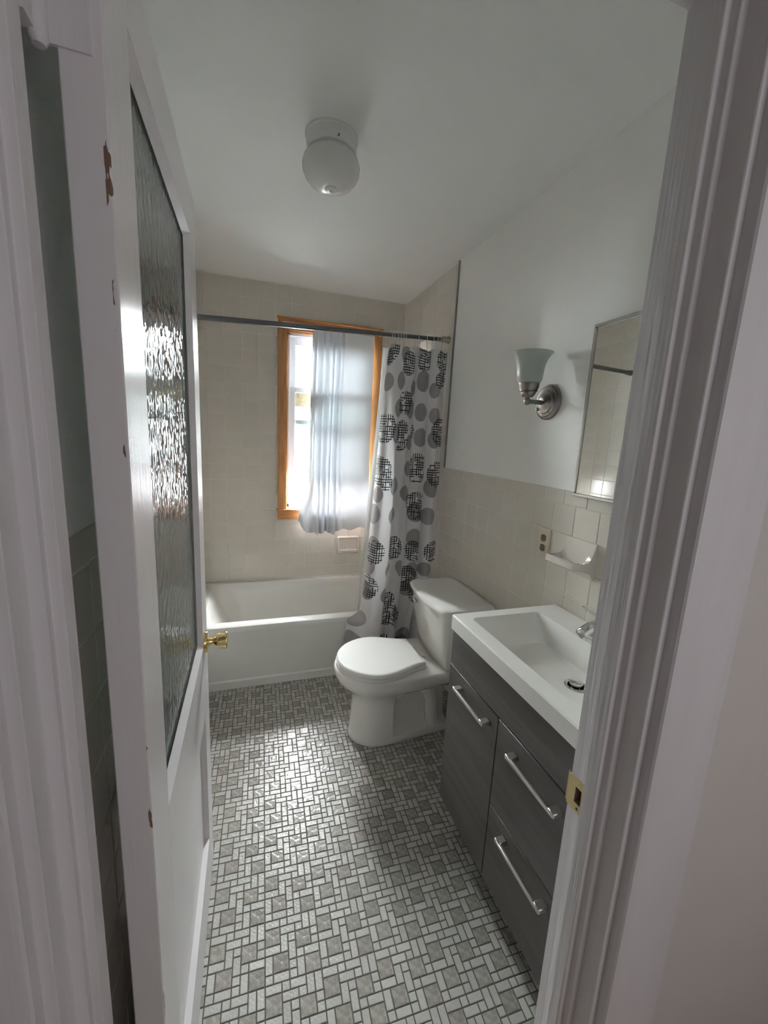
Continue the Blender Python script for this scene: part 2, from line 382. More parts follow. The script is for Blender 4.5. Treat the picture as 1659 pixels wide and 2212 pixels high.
# floor mosaic: period of 7 x 7 modules
MOD = .021631; TH = math.radians(-1.549); FX, FY = .0529, 1.1364
BIG = [(0, 0), (4, 6), (1, 4), (5, 3)]
HOR = [(0, 2), (1, 3), (0, 6), (2, 1), (3, 2), (5, 5)]
VER = [(0, 4), (2, 6), (3, 5), (4, 3), (5, 1), (6, 1)]
SML = [(0, 3), (2, 2), (3, 0), (3, 3), (3, 4), (4, 1), (4, 5), (6, 0), (6, 6)]
ct, st = math.cos(TH), math.sin(TH)
def fpos(a, b): return (FX+MOD*((a-1)*ct-(b-1)*st), FY+MOD*((a-1)*st+(b-1)*ct))
cand = []
for I in range(-9, 12):
    for J in range(-9, 12):
        for lst, w, h in ((BIG, 2, 2), (HOR, 2, 1), (VER, 1, 2), (SML, 1, 1)):
            for (i, j) in lst:
                a, b = 7*I+i+w/2, 7*J+j+h/2; x, y = fpos(a, b)
                hw, hh = w*MOD/2, h*MOD/2
                xl = XL if y < YW else XLA
                if x-hw < xl-.04 or x+hw > XR+.04 or y-hh < .402 or y+hh > 2.31: continue
                u, v = pix((x, y, 0)); seen = 0 < u < 1659 and 0 < v < 2230
                if seen:
                    d = (Vector((x, y, 0))-EYE).dot(fw); area = w*h*(EYE.z)/d**3
                    if x < -.10 and u < 470: seen = False
                    if y < 1.21 and x > .70-.05*0: seen = False
                    if y < 1.3 and pix((x, y, 0))[0] > pix((.673, min(y, 1.19), .14))[0]+40: seen = False
                    if .42 < x < 1.0 and 1.62 < y < 1.86: seen = False
                cand.append((-(area) if seen else 0, x, y, w, h))
cand.sort(key=lambda c: c[0])
rl, rm = G(), G()
for idx, (a, x, y, w, h) in enumerate(cand):
    mat = 'floor_mottled' if (w, h) == (2, 2) else 'floor_light'
    key = ('f', w, h)
    if key not in TC:
        gg = G(); A, B = (w*MOD-.0031)/2, (h*MOD-.0031)/2; c = .0012
        gg.loft([[(-A, -B, -.004), (A, -B, -.004), (A, B, -.004), (-A, B, -.004)], [(-A, -B, -.0007), (A, -B, -.0007), (A, B, -.0007), (-A, B, -.0007)],
                 [(-A+c, -B+c, 0), (A-c, -B+c, 0), (A-c, B-c, 0), (-A+c, B-c, 0)]], False, True)
        TC[key] = gg.mesh('floor_tile', mat, 12)
    me = TC[key]
    M = Matrix.Translation((x, y, (random.random()-.5)*.0003)) @ Matrix.Rotation(TH+(random.random()-.5)*.012, 4, 'Z') @ Matrix.Rotation((random.random()-.5)*.026, 4, 'X') @ Matrix.Rotation((random.random()-.5)*.026, 4, 'Y')
    if idx < 300:
        o = link('floor_tile', me, floor); o.matrix_world = M
    else:
        G.add(rm if w*h == 4 else rl, [M @ v.co for v in me.vertices], [tuple(p.vertices) for p in me.polygons])
o = rl.obj('pale_tile_field', 'floor_light', floor, 12); o['kind'] = 'stuff'
o = rm.obj('mottled_tile_field', 'floor_mottled', floor, 12); o['kind'] = 'stuff'

# ------------------------------------------------------------------ doorway trim
def jamb_poly(s, x):     # stepped stop planted on the jamb; s = +1 grows into the wall at the right, -1 at the left
    p = [(0, YF), (0, .460), (-.030, .458), (-.030, .4365), (-.029, .4350), (-.0215, .4345), (-.0205, .4335), (-.0205, .4245), (-.0195, .4230), (-.0095, .4225), (-.009, .4215), (-.009, .393), (-.008, .3915), (.002, .391), (.016, .391), (.016, YF)]
    return [(x+s*a, b) for a, b in p]
g = G(); g.prism(jamb_poly(-1, JL), 0, DH); struct(g.obj('trim_1', 'jamb_paint', smooth=30), 'white painted left door jamb with stop on the hinge side')
g = G(); g.prism(jamb_poly(1, JR), 0, DH); jr = struct(g.obj('trim_2', 'jamb_paint', smooth=30), 'white painted right door jamb with brass strike plate')
g = G(); g.prism([(YF, DH), (.474, DH), (.472, DH-.012), (.436, DH-.012), (.427, DH), (.393, DH), (.393, DH+.016), (YF, DH+.016)], JL-.016, JR+.016, 0); struct(g.obj('trim_3', 'jamb_paint', smooth=30), 'white painted head jamb over the doorway')
def casing(x0, s):
    p = [(0, .393), (0, .376), (.002, .373), (.006, .372), (.122, .372), (.127, .374), (.128, .393)]
    return [(x0+s*a, b) for a, b in p]
g = G(); g.prism(casing(JL-.002, -1), 0, DH+.12); struct(g.obj('trim_4', 'jamb_paint', smooth=30), 'wide flat casing left of the doorway on the hall side')
g = G(); g.prism(casing(JR+.002, 1), 0, DH+.12); struct(g.obj('trim_5', 'jamb_paint', smooth=30), 'wide flat casing right of the doorway on the hall side')
g = G(); g.bbox((JL-.006, .372, DH+.005), (JR+.006, .393, DH+.12)); struct(g.obj('trim_7', 'jamb_paint', smooth=30), 'wide flat head casing over the doorway on the hall side')
# strike plate (part of the right jamb)
g = G()
pz0, pz1, py0, py1, px = .797, .862, .4815, .515, JR-.0012
hz0, hz1, hy0, hy1 = .814, .846, .4845, .499
def circ(cy, cz, r, n=16): return [(cy+r*math.cos(2*PI*i/n), cz+r*math.sin(2*PI*i/n)) for i in range(n)]
SHY = .4900; cv = bpy.data.curves.new('plate', 'CURVE'); cv.dimensions = '2D'; cv.fill_mode = 'BOTH'; cv.extrude = .0006
for loop in ([(py0, pz0), (py1, pz0), (py1, pz1), (py0, pz1)], [(hy0, hz0), (hy1, hz0), (hy1, hz1), (hy0, hz1)], circ(SHY, .805, .0030), circ(SHY, .8545, .0020)):
    sl = cv.splines.new('POLY'); sl.points.add(len(loop)-1); sl.use_cyclic_u = True
    for q, (yy, zz) in zip(sl.points, loop): q.co = (yy, zz, 0, 1)
co = bpy.data.objects.new('plate', cv); COL.objects.link(co)
pm = bpy.data.meshes.new_from_object(co.evaluated_get(bpy.context.evaluated_depsgraph_get())); bpy.data.objects.remove(co)
g.add([(px+.0006+v.co.z, v.co.x, v.co.y) for v in pm.vertices], [tuple(p.vertices) for p in pm.polygons])
k = G(); k.box((JR-.01, hy0, hz0), (JR+.0135, hy1, hz1)); cut(jr, k)
k = G(); k.lathe([(.0030, 0), (.0030, .022)], (JR-.01, SHY, .805), (1, 0, 0), 16); cut(jr, k)
g.prism([(px, py1-.001), (px+.001, py1+.004), (px+.006, py1+.009), (px+.0075, py1+.008), (px+.003, py1+.0035), (px+.0015, py1-.001)], pz0+.004, pz1-.004)
sp = g.obj('strike_plate', 'strike_brass', jr, 30); sp['label'] = 'brass strike plate'
g = G(); e = .0006; q0, q1, q2, q3, xa, xb = hy0+e, hy1-e, hz0+e, hz1-e, JR+.0002, JR+.0130
g.add([(xa, q0, q2), (xa, q1, q2), (xa, q1, q3), (xa, q0, q3), (xb, q0, q2), (xb, q1, q2), (xb, q1, q3), (xb, q0, q3)], [(0, 1, 5, 4), (1, 2, 6, 5), (2, 3, 7, 6), (3, 0, 4, 7), (4, 5, 6, 7)]); g.obj('latch_hole', 'bare_wood', sp, 0)
g = G(); g.lathe([(.004, 0), (.004, .0008), (.0025, .0014)], (px, .4900, .8545), (-1, 0, 0), 14); g.obj('screw', 'strike_brass', sp)
g = G(); g.lathe([(.0028, 0), (.0028, .0105), (.0002, .0115)], (JR+.0002, SHY, .805), (1, 0, 0), 14, caps=False); g.obj('screw_hole', 'bare_wood', sp)

# ------------------------------------------------------------------ door leaf, open against the left wall
DX, DB, DY0, DY1, DZ0, DZ1 = -.135, -.175, .548, 1.290, .008, 2.042
GY0, GY1, GZ0, GZ1, PZ0, PZ1 = .653, 1.185, .842, 1.930, .185, .625
door = thing('door_1', (DB, DY0, DZ0), 'white painted door with a hammered glass light and recessed lower panel, standing open', None, kind='structure')
def dpart(name, lo, hi): return G().bbox(lo, hi, .0015, 1).obj(name, 'door_paint', door, 30)
dpart('stile', (DB, DY0, DZ0), (DX, GY0, DZ1)); dpart('stile', (DB, GY1, DZ0), (DX, DY1, DZ1))
dpart('rail', (DB, GY0-.001, GZ1), (DX, GY1+.001, DZ1)); dpart('rail', (DB, GY0-.001, PZ1), (DX, GY1+.001, GZ0)); dpart('rail', (DB, GY0-.001, DZ0), (DX, GY1+.001, PZ0))
def sticking(z0, z1, name):
    w = .016; dp = .013
    a, b = DX-.0002, DX-dp
    def strip(p): G().add(p, [(0, 1, 2, 3), (4, 5, 6, 7), (0, 1, 5, 4), (1, 2, 6, 5), (2, 3, 7, 6), (3, 0, 4, 7)]).obj(name, 'door_paint', door, 30)
    e = .003
    # bevelled bead: far side, bottom, top, near side
    strip([(a, GY1, z0), (b, GY1-w, z0+w), (b, GY1-w, z1-w), (a, GY1, z1), (a-e, GY1+e, z0), (b-e, GY1, z0+w), (b-e, GY1, z1-w), (a-e, GY1+e, z1)])
    strip([(a, GY0, z0), (b, GY0+w, z0+w), (b, GY0+w, z1-w), (a, GY0, z1), (a-e, GY0-e, z0), (b-e, GY0, z0+w), (b-e, GY0, z1-w), (a-e, GY0-e, z1)])
    strip([(a, GY0, z0), (b, GY0+w, z0+w), (b, GY1-w, z0+w), (a, GY1, z0), (a-e, GY0, z0-e), (b-e, GY0+w, z0), (b-e, GY1-w, z0), (a-e, GY1, z0-e)])
    strip([(a, GY0, z1), (b, GY0+w, z1-w), (b, GY1-w, z1-w), (a, GY1, z1), (a-e, GY0, z1+e), (b-e, GY0+w, z1), (b-e, GY1-w, z1), (a-e, GY1, z1+e)])
sticking(GZ0, GZ1, 'glazing_bead'); sticking(PZ0, PZ1, 'panel_moulding')
g = G(); gy0, gy1, gz0, gz1 = GY0+.004, GY1-.004, GZ0+.004, GZ1-.004; NY, NZ = 150, 270
def dimple(y, z):
    d = mnoise.voronoi(Vector((y/.0115, z/.0185, 3.0)))[0]
    return .0011*min(1.0, d[0]*1.15) + .0004*mnoise.noise(Vector((y*60, z*40, 1)))
g.grid(lambda a, b: (-.1510-dimple(lerp(gy0, gy1, a), lerp(gz0, gz1, b)), lerp(gy0, gy1, a), lerp(gz0, gz1, b)), NY, NZ)
k0 = len(g.v); g.add([(-.1545, gy0, gz0), (-.1545, gy1, gz0), (-.1545, gy1, gz1), (-.1545, gy0, gz1)], [(3, 2, 1, 0)])
o = g.obj('glass_pane', 'hammered_glass', door, 180, recalc=False); o['label'] = 'pane of hammered obscure glass'
g = G(); g.box((-.162, GY0-.001, PZ0-.001), (-.148, GY1+.001, PZ1+.001)); g.obj('panel', 'door_paint', door, 0)
for zc in (1.865, .25):
    g = G(); hx, hy = -.1865, .5400
    g.lathe([(.0055, -.052), (.0085, -.047), (.0085, .045), (.0055, .050)], (hx, hy, zc), (0, 0, 1), 14)
    g.box((hx, DY0-.0028, zc-.044), (DB+.030, DY0+.001, zc+.044)); g.box((JL, YF-.035, zc-.044), (JL+.0025, YF+.004, zc+.044)); g.box((JL, YF, zc-.044), (hx, YF+.0225, zc+.044))
    g.obj('hinge', 'jamb_paint', door)
KY, KZ = 1.228, .837
for sgn, x0 in ((1, DX), (-1, DB)):
    kk = .72 if sgn < 0 else 1
    g = G(); ax = (sgn, 0, 0)
    g.lathe([(.0325, 0), (.0325, .004), (.030, .008), (.022, .010), (.012, .011)], (x0, KY, KZ), ax, 32)
    rose = g.obj('knob_rose', 'brass', door)
    g = G(); g.lathe([(.012, .010*kk), (.0125, .014*kk), (.0095, .019*kk), (.0095, .025*kk), (.013, .029*kk), (.0205, .033*kk), (.0235, .040*kk), (.0235, .052*kk), (.0255, .060*kk), (.0240, .063*kk), (.020, .062*kk)], (x0, KY, KZ), ax, 32)
    g.obj('door_knob', 'brass', door)['label'] = 'polished brass knob'

# ------------------------------------------------------------------ window
win = thing('window_1', (.55, YB, WZ0), 'white vinyl window with orange stained wooden casing above the tub', None, kind='structure')
g = G(); g.bbox((.186, YB-.020, .913), (WX0+.004, YB, 2.228), .003); g.obj('casing_board', 'wood_trim', win)
g = G(); g.bbox((WX1-.004, YB-.020, .913), (.924, YB, 2.228), .003); g.obj('casing_board', 'wood_trim', win)
g = G(); g.bbox((WX0+.004, YB-.020, WZ1-.004), (WX1-.004, YB, 2.228), .003); g.obj('casing_board', 'wood_sill', win)
g = G(); g.bbox((.180, YB-.028, 2.226), (.930, YB, 2.238), .003); g.obj('head_cap', 'wood_sill', win)
g = G(); g.bbox((.180, YB-.034, .900), (.930, YB+.030, .916), .004); g.obj('sill', 'wood_sill', win)
g = G(); g.bbox((.186, YB-.018, .838), (.924, YB, .900), .003); g.obj('apron', 'wood_sill', win)
g = G()
for lo, hi in (((WX0, .93), (WX0+.010, WZ1)), ((WX1-.010, .93), (WX1, WZ1))): g.box((lo[0], YB, lo[1]), (hi[0], YB+.034, hi[1]))
g.box((WX0, YB, WZ1-.010), (WX1, YB+.034, WZ1)); g.obj('inner_stop', 'wood_trim', win, 0)
g = G(); y0, y1 = YB+.030, YB+.115
for lo, hi in (((WX0+.004, .918), (WX0+.026, WZ1)), ((WX1-.026, .918), (WX1-.004, WZ1)), ((WX0+.004, WZ1-.026), (WX1-.004, WZ1)), ((WX0+.004, .918), (WX1-.004, .950))): g.bbox((lo[0], y0, lo[1]), (hi[0], y1, hi[1]), .002, 1)
g.obj('vinyl_frame', 'vinyl_white', win)
def sash(x0, x1, z0, z1, ya, yb, st, bot, top):
    g = G()
    for lo, hi in (((x0, z0), (x0+st, z1)), ((x1-st, z0), (x1, z1)), ((x0+st, z0), (x1-st, z0+bot)), ((x0+st, z1-top), (x1-st, z1))): g.bbox((lo[0], ya, lo[1]), (hi[0], yb, hi[1]), .003, 1)
    o = g.obj('sash', 'vinyl_white', win)
    g = G(); g.box((x0+st-.003, (ya+yb)/2-.002, z0+bot-.003), (x1-st+.003, (ya+yb)/2+.002, z1-top+.003)); g.obj('pane', 'clear_pane', o, 0)
    return o
sash(WX0+.026, WX1-.026, 1.172, 1.792, YB+.042, YB+.068, .040, .034, .036)
sash(WX0+.026, WX1-.026, 1.532, 2.134, YB+.076, YB+.102, .046, .034, .050)
g = G()
for lo, hi in (((WX0+.026, .95), (WX0+.050, 1.172)), ((WX1-.050, .95), (WX1-.026, 1.172)), ((WX0+.050, .95), (WX1-.050, .985))): g.bbox((lo[0], YB+.05, lo[1]), (hi[0], YB+.09, hi[1]), .002, 1)
g.obj('screen_frame', 'vinyl_white', win)
# paper energy label on the lower pane
g = G(); g.box((.312, YB+.0515, 1.657), (.470, YB+.0525, 1.755)); lab = g.obj('paper_label', 'label_paper', win, 0); lab['label'] = 'pale yellow paper label with small brown print'
g = G(); yy = YB+.0510
def ink(x, z, w, h): g.box((x, yy, z), (x+w, yy+.0004, z+h))
g.prism([(.322, 1.733), (.322, 1.742), (.327, 1.747), (.333, 1.747), (.338, 1.742), (.338, 1.733), (.335, 1.733), (.335, 1.741), (.331, 1.744), (.329, 1.744), (.325, 1.741), (.325, 1.733)], yy, yy+.0004, 1)
ink(.322, 1.7305, .016, .0018); ink(.322, 1.7235, .015, .003)
for r, (za, segs) in enumerate(((1.744, ((.352, .05), (.41, .04))), (1.736, ((.349, .08),)), (1.728, ((.349, .095),)), (1.716, ((.328, .10),)), (1.704, ((.336, .012), (.375, .012), (.42, .012))), (1.694, ((.326, .09),)), (1.682, ((.336, .012), (.375, .012), (.42, .012))))):
    for xa, w in segs:
        x = xa
        while x < xa+w-.002:
            ww = .003+random.random()*.006; ink(x, za, min(ww, xa+w-x), .0022); x += ww+.002
g.obj('print', 'label_ink', lab, 0)
# ------------------------------------------------------------------ neighbouring house outside
hs = thing('neighbor_house', (2.6, 7.6, -3), 'pale clapboard house with gable roof and gutter seen through the window', 'house')
def clap(x0, x1, y, z0, z1, name, mat, ztop=None):
    g = G(); z = z0
    while z < z1:
        xa = x0
        if ztop: xa = max(x0, ztop(z))
        if xa < x1: g.add([(xa, y, z), (x1, y, z), (x1, y+.02, z+.11), (xa, y+.02, z+.11), (xa, y+.03, z), (x1, y+.03, z)], [(0, 1, 2, 3), (0, 4, 5, 1)])
        z += .11
    return g.obj(name, mat, hs, 0)
clap(1.04, 5.0, 8.0, -3, 2.40, 'siding', 'siding_white'); clap(1.04, 5.0, 8.0, 2.40, 4.6, 'gable_siding', 'siding_white', lambda z: 1.04+(z-2.40)/.62)
g = G(); g.box((1.04, 8.03, -3), (5.0, 8.2, 2.4)); g.obj('wall', 'siding_white', hs, 0)
g = G(); g.box((.95, 7.97, -3), (1.05, 8.06, 2.45)); g.obj('corner_board', 'siding_white', hs, 0)
clap(-2.0, .96, 9.4, -3, 2.2, 'siding', 'siding_white'); g = G(); g.box((-2, 9.43, -3), (.96, 9.6, 2.2)); g.obj('wall', 'siding_white', hs, 0)
g = G(); g.add([(.62, 7.7, 2.36), (5.0, 7.7, 5.07), (5.0, 9.6, 5.07), (.62, 9.6, 2.36), (.62, 7.7, 2.26), (5.0, 7.7, 4.97), (5.0, 9.6, 4.97), (.62, 9.6, 2.26)], [(0, 1, 2, 3), (4, 7, 6, 5), (0, 4, 5, 1), (0, 3, 7, 4), (3, 2, 6, 7), (1, 5, 6, 2)]); g.obj('roof', 'roof_shingle', hs, 0)
g = G(); g.box((.50, 7.65, 2.24), (.64, 9.4, 2.36)); g.obj('gutter', 'vinyl_white', hs, 0)
g = G(); g.tube([(.58, 7.8, 2.24), (.66, 7.86, 2.12), (.93, 7.93, 2.02), (.93, 7.93, -3)], .035, 8); g.obj('downspout', 'vinyl_white', hs)

# ------------------------------------------------------------------ bathtub
TZ = .380; TF = 2.262
tub = thing('bathtub', (.34, 2.64, 0), 'white enamel alcove bathtub under the window', 'bathtub')
x0, x1, y1 = XLA+.003, XR-.003, YB-.005
def rr3(a, b, c, d, r, z): return [(p[0], p[1], z) for p in rrect(a, b, c, d, r, 8)]
g = G()
rings = [rr3(x0, x1, TF, y1, .004, 0), rr3(x0, x1, TF, y1, .004, .045), rr3(x0, x1, TF+.010, y1, .004, .052), rr3(x0, x1, TF+.010, y1, .004, .30), rr3(x0, x1, TF+.002, y1, .004, .345), rr3(x0, x1, TF+.001, y1, .006, .364), rr3(x0+.004, x1-.004, TF+.008, y1-.004, .010, TZ-.004), rr3(x0+.010, x1-.010, TF+.020, y1-.010, .02, TZ),
         rr3(x0+.055, x1-.075, TF+.072, y1-.045, .10, TZ-.001), rr3(x0+.066, x1-.083, TF+.083, y1-.053, .10, TZ-.010), rr3(x0+.09, x1-.093, TF+.095, y1-.063, .11, TZ-.06), rr3(x0+.17, x1-.11, TF+.115, y1-.085, .12, .16), rr3(x0+.24, x1-.13, TF+.14, y1-.11, .12, .085), rr3(x0+.34, x1-.19, TF+.20, y1-.17, .10, .065)]
g.loft(rings, True, True); g.obj('basin', 'tub_enamel', tub, 35)
g = G(); g.tube([(x0+.02, y1+.0005, TZ), (x1-.02, y1+.0005, TZ)], .0035, 8); g.obj('caulk_bead', 'caulk', tub)
g = G(); g.lathe([(.034, 0), (.034, .005), (.026, .008), (.010, .009)], (x1-.115, 2.64, .205), (-1, 0, .15), 24); g.obj('overflow_plate', 'chrome', tub)
g = G(); g.lathe([(.026, 0), (.026, .003), (.018, .004)], (x1-.30, 2.64, .0665), (0, 0, 1), 24); g.obj('drain', 'chrome', tub)
# recessed soap dish in the back wall
sd = thing('recessed_soap_dish', (.722, YB, .558), 'recessed beige ceramic soap dish set in the back wall under the window', 'soap dish')
g = G(); A, B, C_, D_ = .634, .810, .556, .694
def rz(a, b, c, d, r, y): return [(p[0], y, p[1]) for p in rrect(a, b, c, d, r, 6)]
g.loft([rz(A, B, C_, D_, .014, YB+.0005), rz(A+.001, B-.001, C_+.001, D_-.001, .014, YB-.008), rz(A+.006, B-.006, C_+.006, D_-.006, .012, YB-.013), rz(A+.013, B-.013, C_+.013, D_-.013, .010, YB-.012), rz(A+.018, B-.018, C_+.018, D_-.018, .010, YB-.004), rz(A+.022, B-.022, C_+.022, D_-.022, .010, YB-.0006)], True, True)
g.obj('frame', 'soap_ceramic', sd, 45)
g = G(); g.box((A+.018, YB-.0030, C_+.018), (B-.018, YB-.0008, D_-.018)); g.obj('recess_back', 'soap_ceramic', sd, 0)
g = G(); pr = [(YB-.0008, C_+.018), (YB-.016, C_+.018), (YB-.020, C_+.022), (YB-.019, C_+.028), (YB-.0008, C_+.034)]; g.prism(pr, A+.018, B-.018, 0)
for k in range(5): g.bbox((A+.040+k*.022, YB-.021, C_+.024), (A+.046+k*.022, YB-.006, C_+.033), .002, 1)
g.obj('tray', 'soap_ceramic', sd, 40)

# ------------------------------------------------------------------ shower rod, rings, curtains
def rodz(x): return lerp(1.988, 2.040, (x-XLA)/(XR-XLA))
RY = 2.262
rod = thing('shower_rod', (.34, RY, 2.0), 'dark telescoping metal shower rod across the tub', 'shower rod')
xj = .655
g = G(); g.tube([(XLA+.002, RY, rodz(XLA)), (xj, RY, rodz(xj))], .0132, 18); g.obj('tube', 'rod_metal', rod)
g = G(); g.tube([(xj-.01, RY, rodz(xj)), (XR-.002, RY, rodz(XR))], .0108, 18); g.obj('tube', 'rod_metal', rod)
for xx, s in ((XR-.001, -1), (XLA+.001, 1)):
    g = G(); g.lathe([(.019, 0), (.0195, .006), (.017, .012), (.0155, .045), (.0135, .05)], (xx, RY, rodz(xx)), (s, 0, 0), 20); g.obj('end_cup', 'rod_brass' if s < 0 else 'rod_metal', rod)
CT, CB = 1.972, .135      # printed curtain top and bottom
NF = 4.0
def cx(s, z):
    k = max(0, (CT-z)/(CT-CB))
    xl = .735 - .135*k**.9 - .075*sm(.43, .36, z)*(1-sm(.0, .16, s)) ; xr = 1.086 - .03*sm(.75, 1, k) - .015*k
    q = s + .035*math.sin(2*PI*s*1.0+.6)
    return lerp(xl, xr, q)
def fold(s, z):
    k = (CT-z)/(CT-CB)
    w = s - .085*math.sin(2*PI*(s-.26)) + .012*math.sin(5.1*s*PI+.4)
    a = math.sin(2*PI*NF*w+.35*math.sin(3*k+s*9)); b = math.sin(2*PI*NF*2.0*w+1.3+k)
    return a, b
def cpos(s, t):
    z = lerp(CB, CT, t) + .006*math.sin(2*PI*NF*s)*sm(.9, 1, t); k = 1-t
    a, b = fold(s, z)
    amp = lerp(.022, .056, sm(0, .5, k)) * (.75+.35*math.sin(s*4.7+.8))
    y = lerp(RY-.006, 2.198, sm(0, .75, k)) - .012*sm(0, .5, k) + amp*a*.85 + .006*b - .006
    dx = .020*math.cos(2*PI*NF*s*1.0+1.9)*lerp(.6, 1.0, k)
    x = min(cx(s, z)+dx, XR-.008)
    edge = 1-sm(.0, .10, s)
    y = lerp(y, 2.246, edge*sm(.60, .38, z))
    if z < .42: y = min(y, 2.256)
    return (x, y, z)
NU, NV = 260, 70
ul = [0]
for i in range(NU):
    p, q = Vector(cpos(i/NU, .5)), Vector(cpos((i+1)/NU, .5)); ul.append(ul[-1]+(q-p).length)
g = G(); g.grid(cpos, NU, NV, lambda i, j: (ul[i]+.0, lerp(CB, CT, j/NV)))
cur = g.obj('shower_curtain', 'printed_cloth', None, 180, recalc=False); tag(cur, 'white fabric shower curtain printed with grey dots and black hatched circles', 'shower curtain')
def lpos(s, t):
    z = lerp(.20, 1.965, t); k = 1-t
    x = min(lerp(.712-.05*k, 1.075, s), XR-.012); y = lerp(RY+.034, 2.425, sm(0, .85, k)) + lerp(.007, .016, sm(0, .5, k))*math.sin(2*PI*5*s+k) + .002*math.sin(31*s)
    return (x, y, z)
g = G(); g.grid(lpos, 120, 30); tag(g.obj('curtain_liner', 'liner_vinyl', None, 180, recalc=False), 'plain white vinyl liner hanging inside the tub behind the printed curtain', 'curtain liner')
g = G(); loop = [(0, .0165*math.sin(a)*(1.0 if math.cos(a) > -.2 else .6), .028*math.cos(a)-.014*(1-math.cos(a))*1.0) for a in [2*PI*i/20 for i in range(20)]]
g.tube(loop, .0014, 6, closed=True); g.tube([(0, 0, -.060), (0, -.003, -.078)], .0016, 6)
ring_me = g.mesh('curtain_ring', 'clear_plastic', 180)
for xr in (.745, .762, .780, .797, .815, .834, .905, .960, 1.000, 1.022, 1.045, 1.062):
    o = link('curtain_ring', ring_me); o.location = (xr, RY, rodz(xr)-.0035+.0); o.rotation_euler = (0, (random.random()-.5)*.3, (random.random()-.5)*.5)
    tag(o, 'clear plastic curtain ring looped over the shower rod', 'curtain ring', 'rings holding up the shower curtain')
# window curtain: small rod and a bunched white sheer
wr = thing('window_curtain_rod', (.55, YB-.05, 2.19), 'thin white rod over the window holding the sheer curtain', 'curtain rod')
g = G(); g.tube([(.215, YB-.052, 2.192), (.905, YB-.052, 2.192)], .005, 10); g.obj('rod', 'vinyl_white', wr)
for xx in (.215, .905):
    g = G(); g.tube([(xx, YB-.019, 2.192), (xx, YB-.052, 2.192)], .005, 8); g.obj('bracket', 'vinyl_white', wr)
def spos(s, t):
    k = 1-t; zb = .745+.028*sm(.55, .7, s)+.012*math.sin(s*23)+.085*(1-sm(.0, .10, s)); z = lerp(zb, 2.176-.012*abs(math.sin(s*PI*7))*sm(.96, 1, t)*0, t)
    xl = .415-.028*k - .065*sm(.78, .98, k)*(1-sm(.03, .16, s)); xr = .852-.0*k
    # left half of the cloth is bunched into folds, right half hangs flat
    q = s*.52/.60 if s < .60 else .52+(s-.60)*.48/.40
    x = lerp(xl, xr, q) + .006*math.sin(s*40+k)*(1-sm(.5, .7, s))
    f = 1-sm(.50, .66, s)
    y = YB-.056 - .030*sm(.60, .86, k) + f*(.020+.010*k)*math.sin(s*2*PI*9.5+.8*math.sin(k*3+s*12)) + (1-f)*.005*math.sin(s*17+k*2)
    y = min(y, YB-.044) if k > .8 else min(y, YB-.028)
    return (x, y, z)
g = G(); g.grid(spos, 200, 50); tag(g.obj('window_curtain', 'sheer_cloth', None, 180, recalc=False), 'sheer white curtain bunched to one side of the window', 'curtain')
g = G(); g.tube([(0, .0085*math.sin(a), .0085*math.cos(a)-.003) for a in [2*PI*i/14 for i in range(14)]], .0014, 6, closed=True); hk = g.mesh('curtain_hook', 'clear_plastic', 180)
for xx in (.418, .440, .462, .486, .515, .546, .575, .62, .69, .76, .845):
    o = link('curtain_hook', hk); o.location = (xx, YB-.052, 2.192)
    tag(o, 'small white ring holding the sheer curtain on its rod', 'curtain ring', 'rings on the window curtain rod')

# ------------------------------------------------------------------ toilet
TY = 1.735
toi = thing('toilet', (.74, TY, 0), 'white porcelain two-piece toilet with closed lid beside the vanity', 'toilet')
def dshape(xf, xb, hw, hb, xm, n=40):
    """plan outline: round front at xf, widest hw at xm, half-width hb at the back xb"""
    pts = []
    for i in range(n+1):
        a = -PI/2 + PI*i/n; pts.append((xm-(xm-xf)*math.cos(a), hw*math.sin(a)))
    for i in range(1, 9):
        t = i/8; pts.append((lerp(xm, xb, t), lerp(hw, hb, sm(0, 1, t))))
    for i in range(1, 6): pts.append((xb, lerp(hb, -hb, i/6)))
    for i in range(8, 0, -1):
        t = i/8; pts.append((lerp(xm, xb, t), -lerp(hw, hb, sm(0, 1, t))))
    return pts
def ring(sh, z, inset=None):
    out = []
    for x, y in sh:
        if inset: y *= inset(x, z)
        out.append((x, TY+y, z))
    return out
def ins(x, z):
    side = sm(.655, .668, x)*sm(.035, .05, z)*(1-sm(.215+.05*sm(.66, .9, x), .275, z))
    return 1-.62*side
g = G(); rs = []
for z, xf, xb, hw, hb, xm in ((0, .452, .955, .112, .085, .60), (.010, .447, .958, .116, .088, .60), (.028, .450, .955, .114, .086, .60), (.036, .452, .955, .112, .086, .60), (.052, .454, .952, .110, .086, .60), (.10, .458, .945, .107, .086, .60), (.15, .462, .940, .106, .088, .60), (.20, .464, .936, .108, .092, .60), (.225, .461, .935, .112, .096, .60), (.25, .452, .932, .121, .104, .60), (.28, .428, .925, .140, .120, .59), (.305, .400, .915, .163, .145, .585), (.325, .383, .905, .176, .168, .58), (.345, .375, .900, .182, .178, .58), (.375, .372, .898, .184, .180, .58), (.383, .374, .896, .182, .178, .58), (.387, .382, .89, .175, .172, .58)):
    rs.append(ring(dshape(xf, xb, hw, hb, xm), z, ins))
g.loft(rs, True, True)
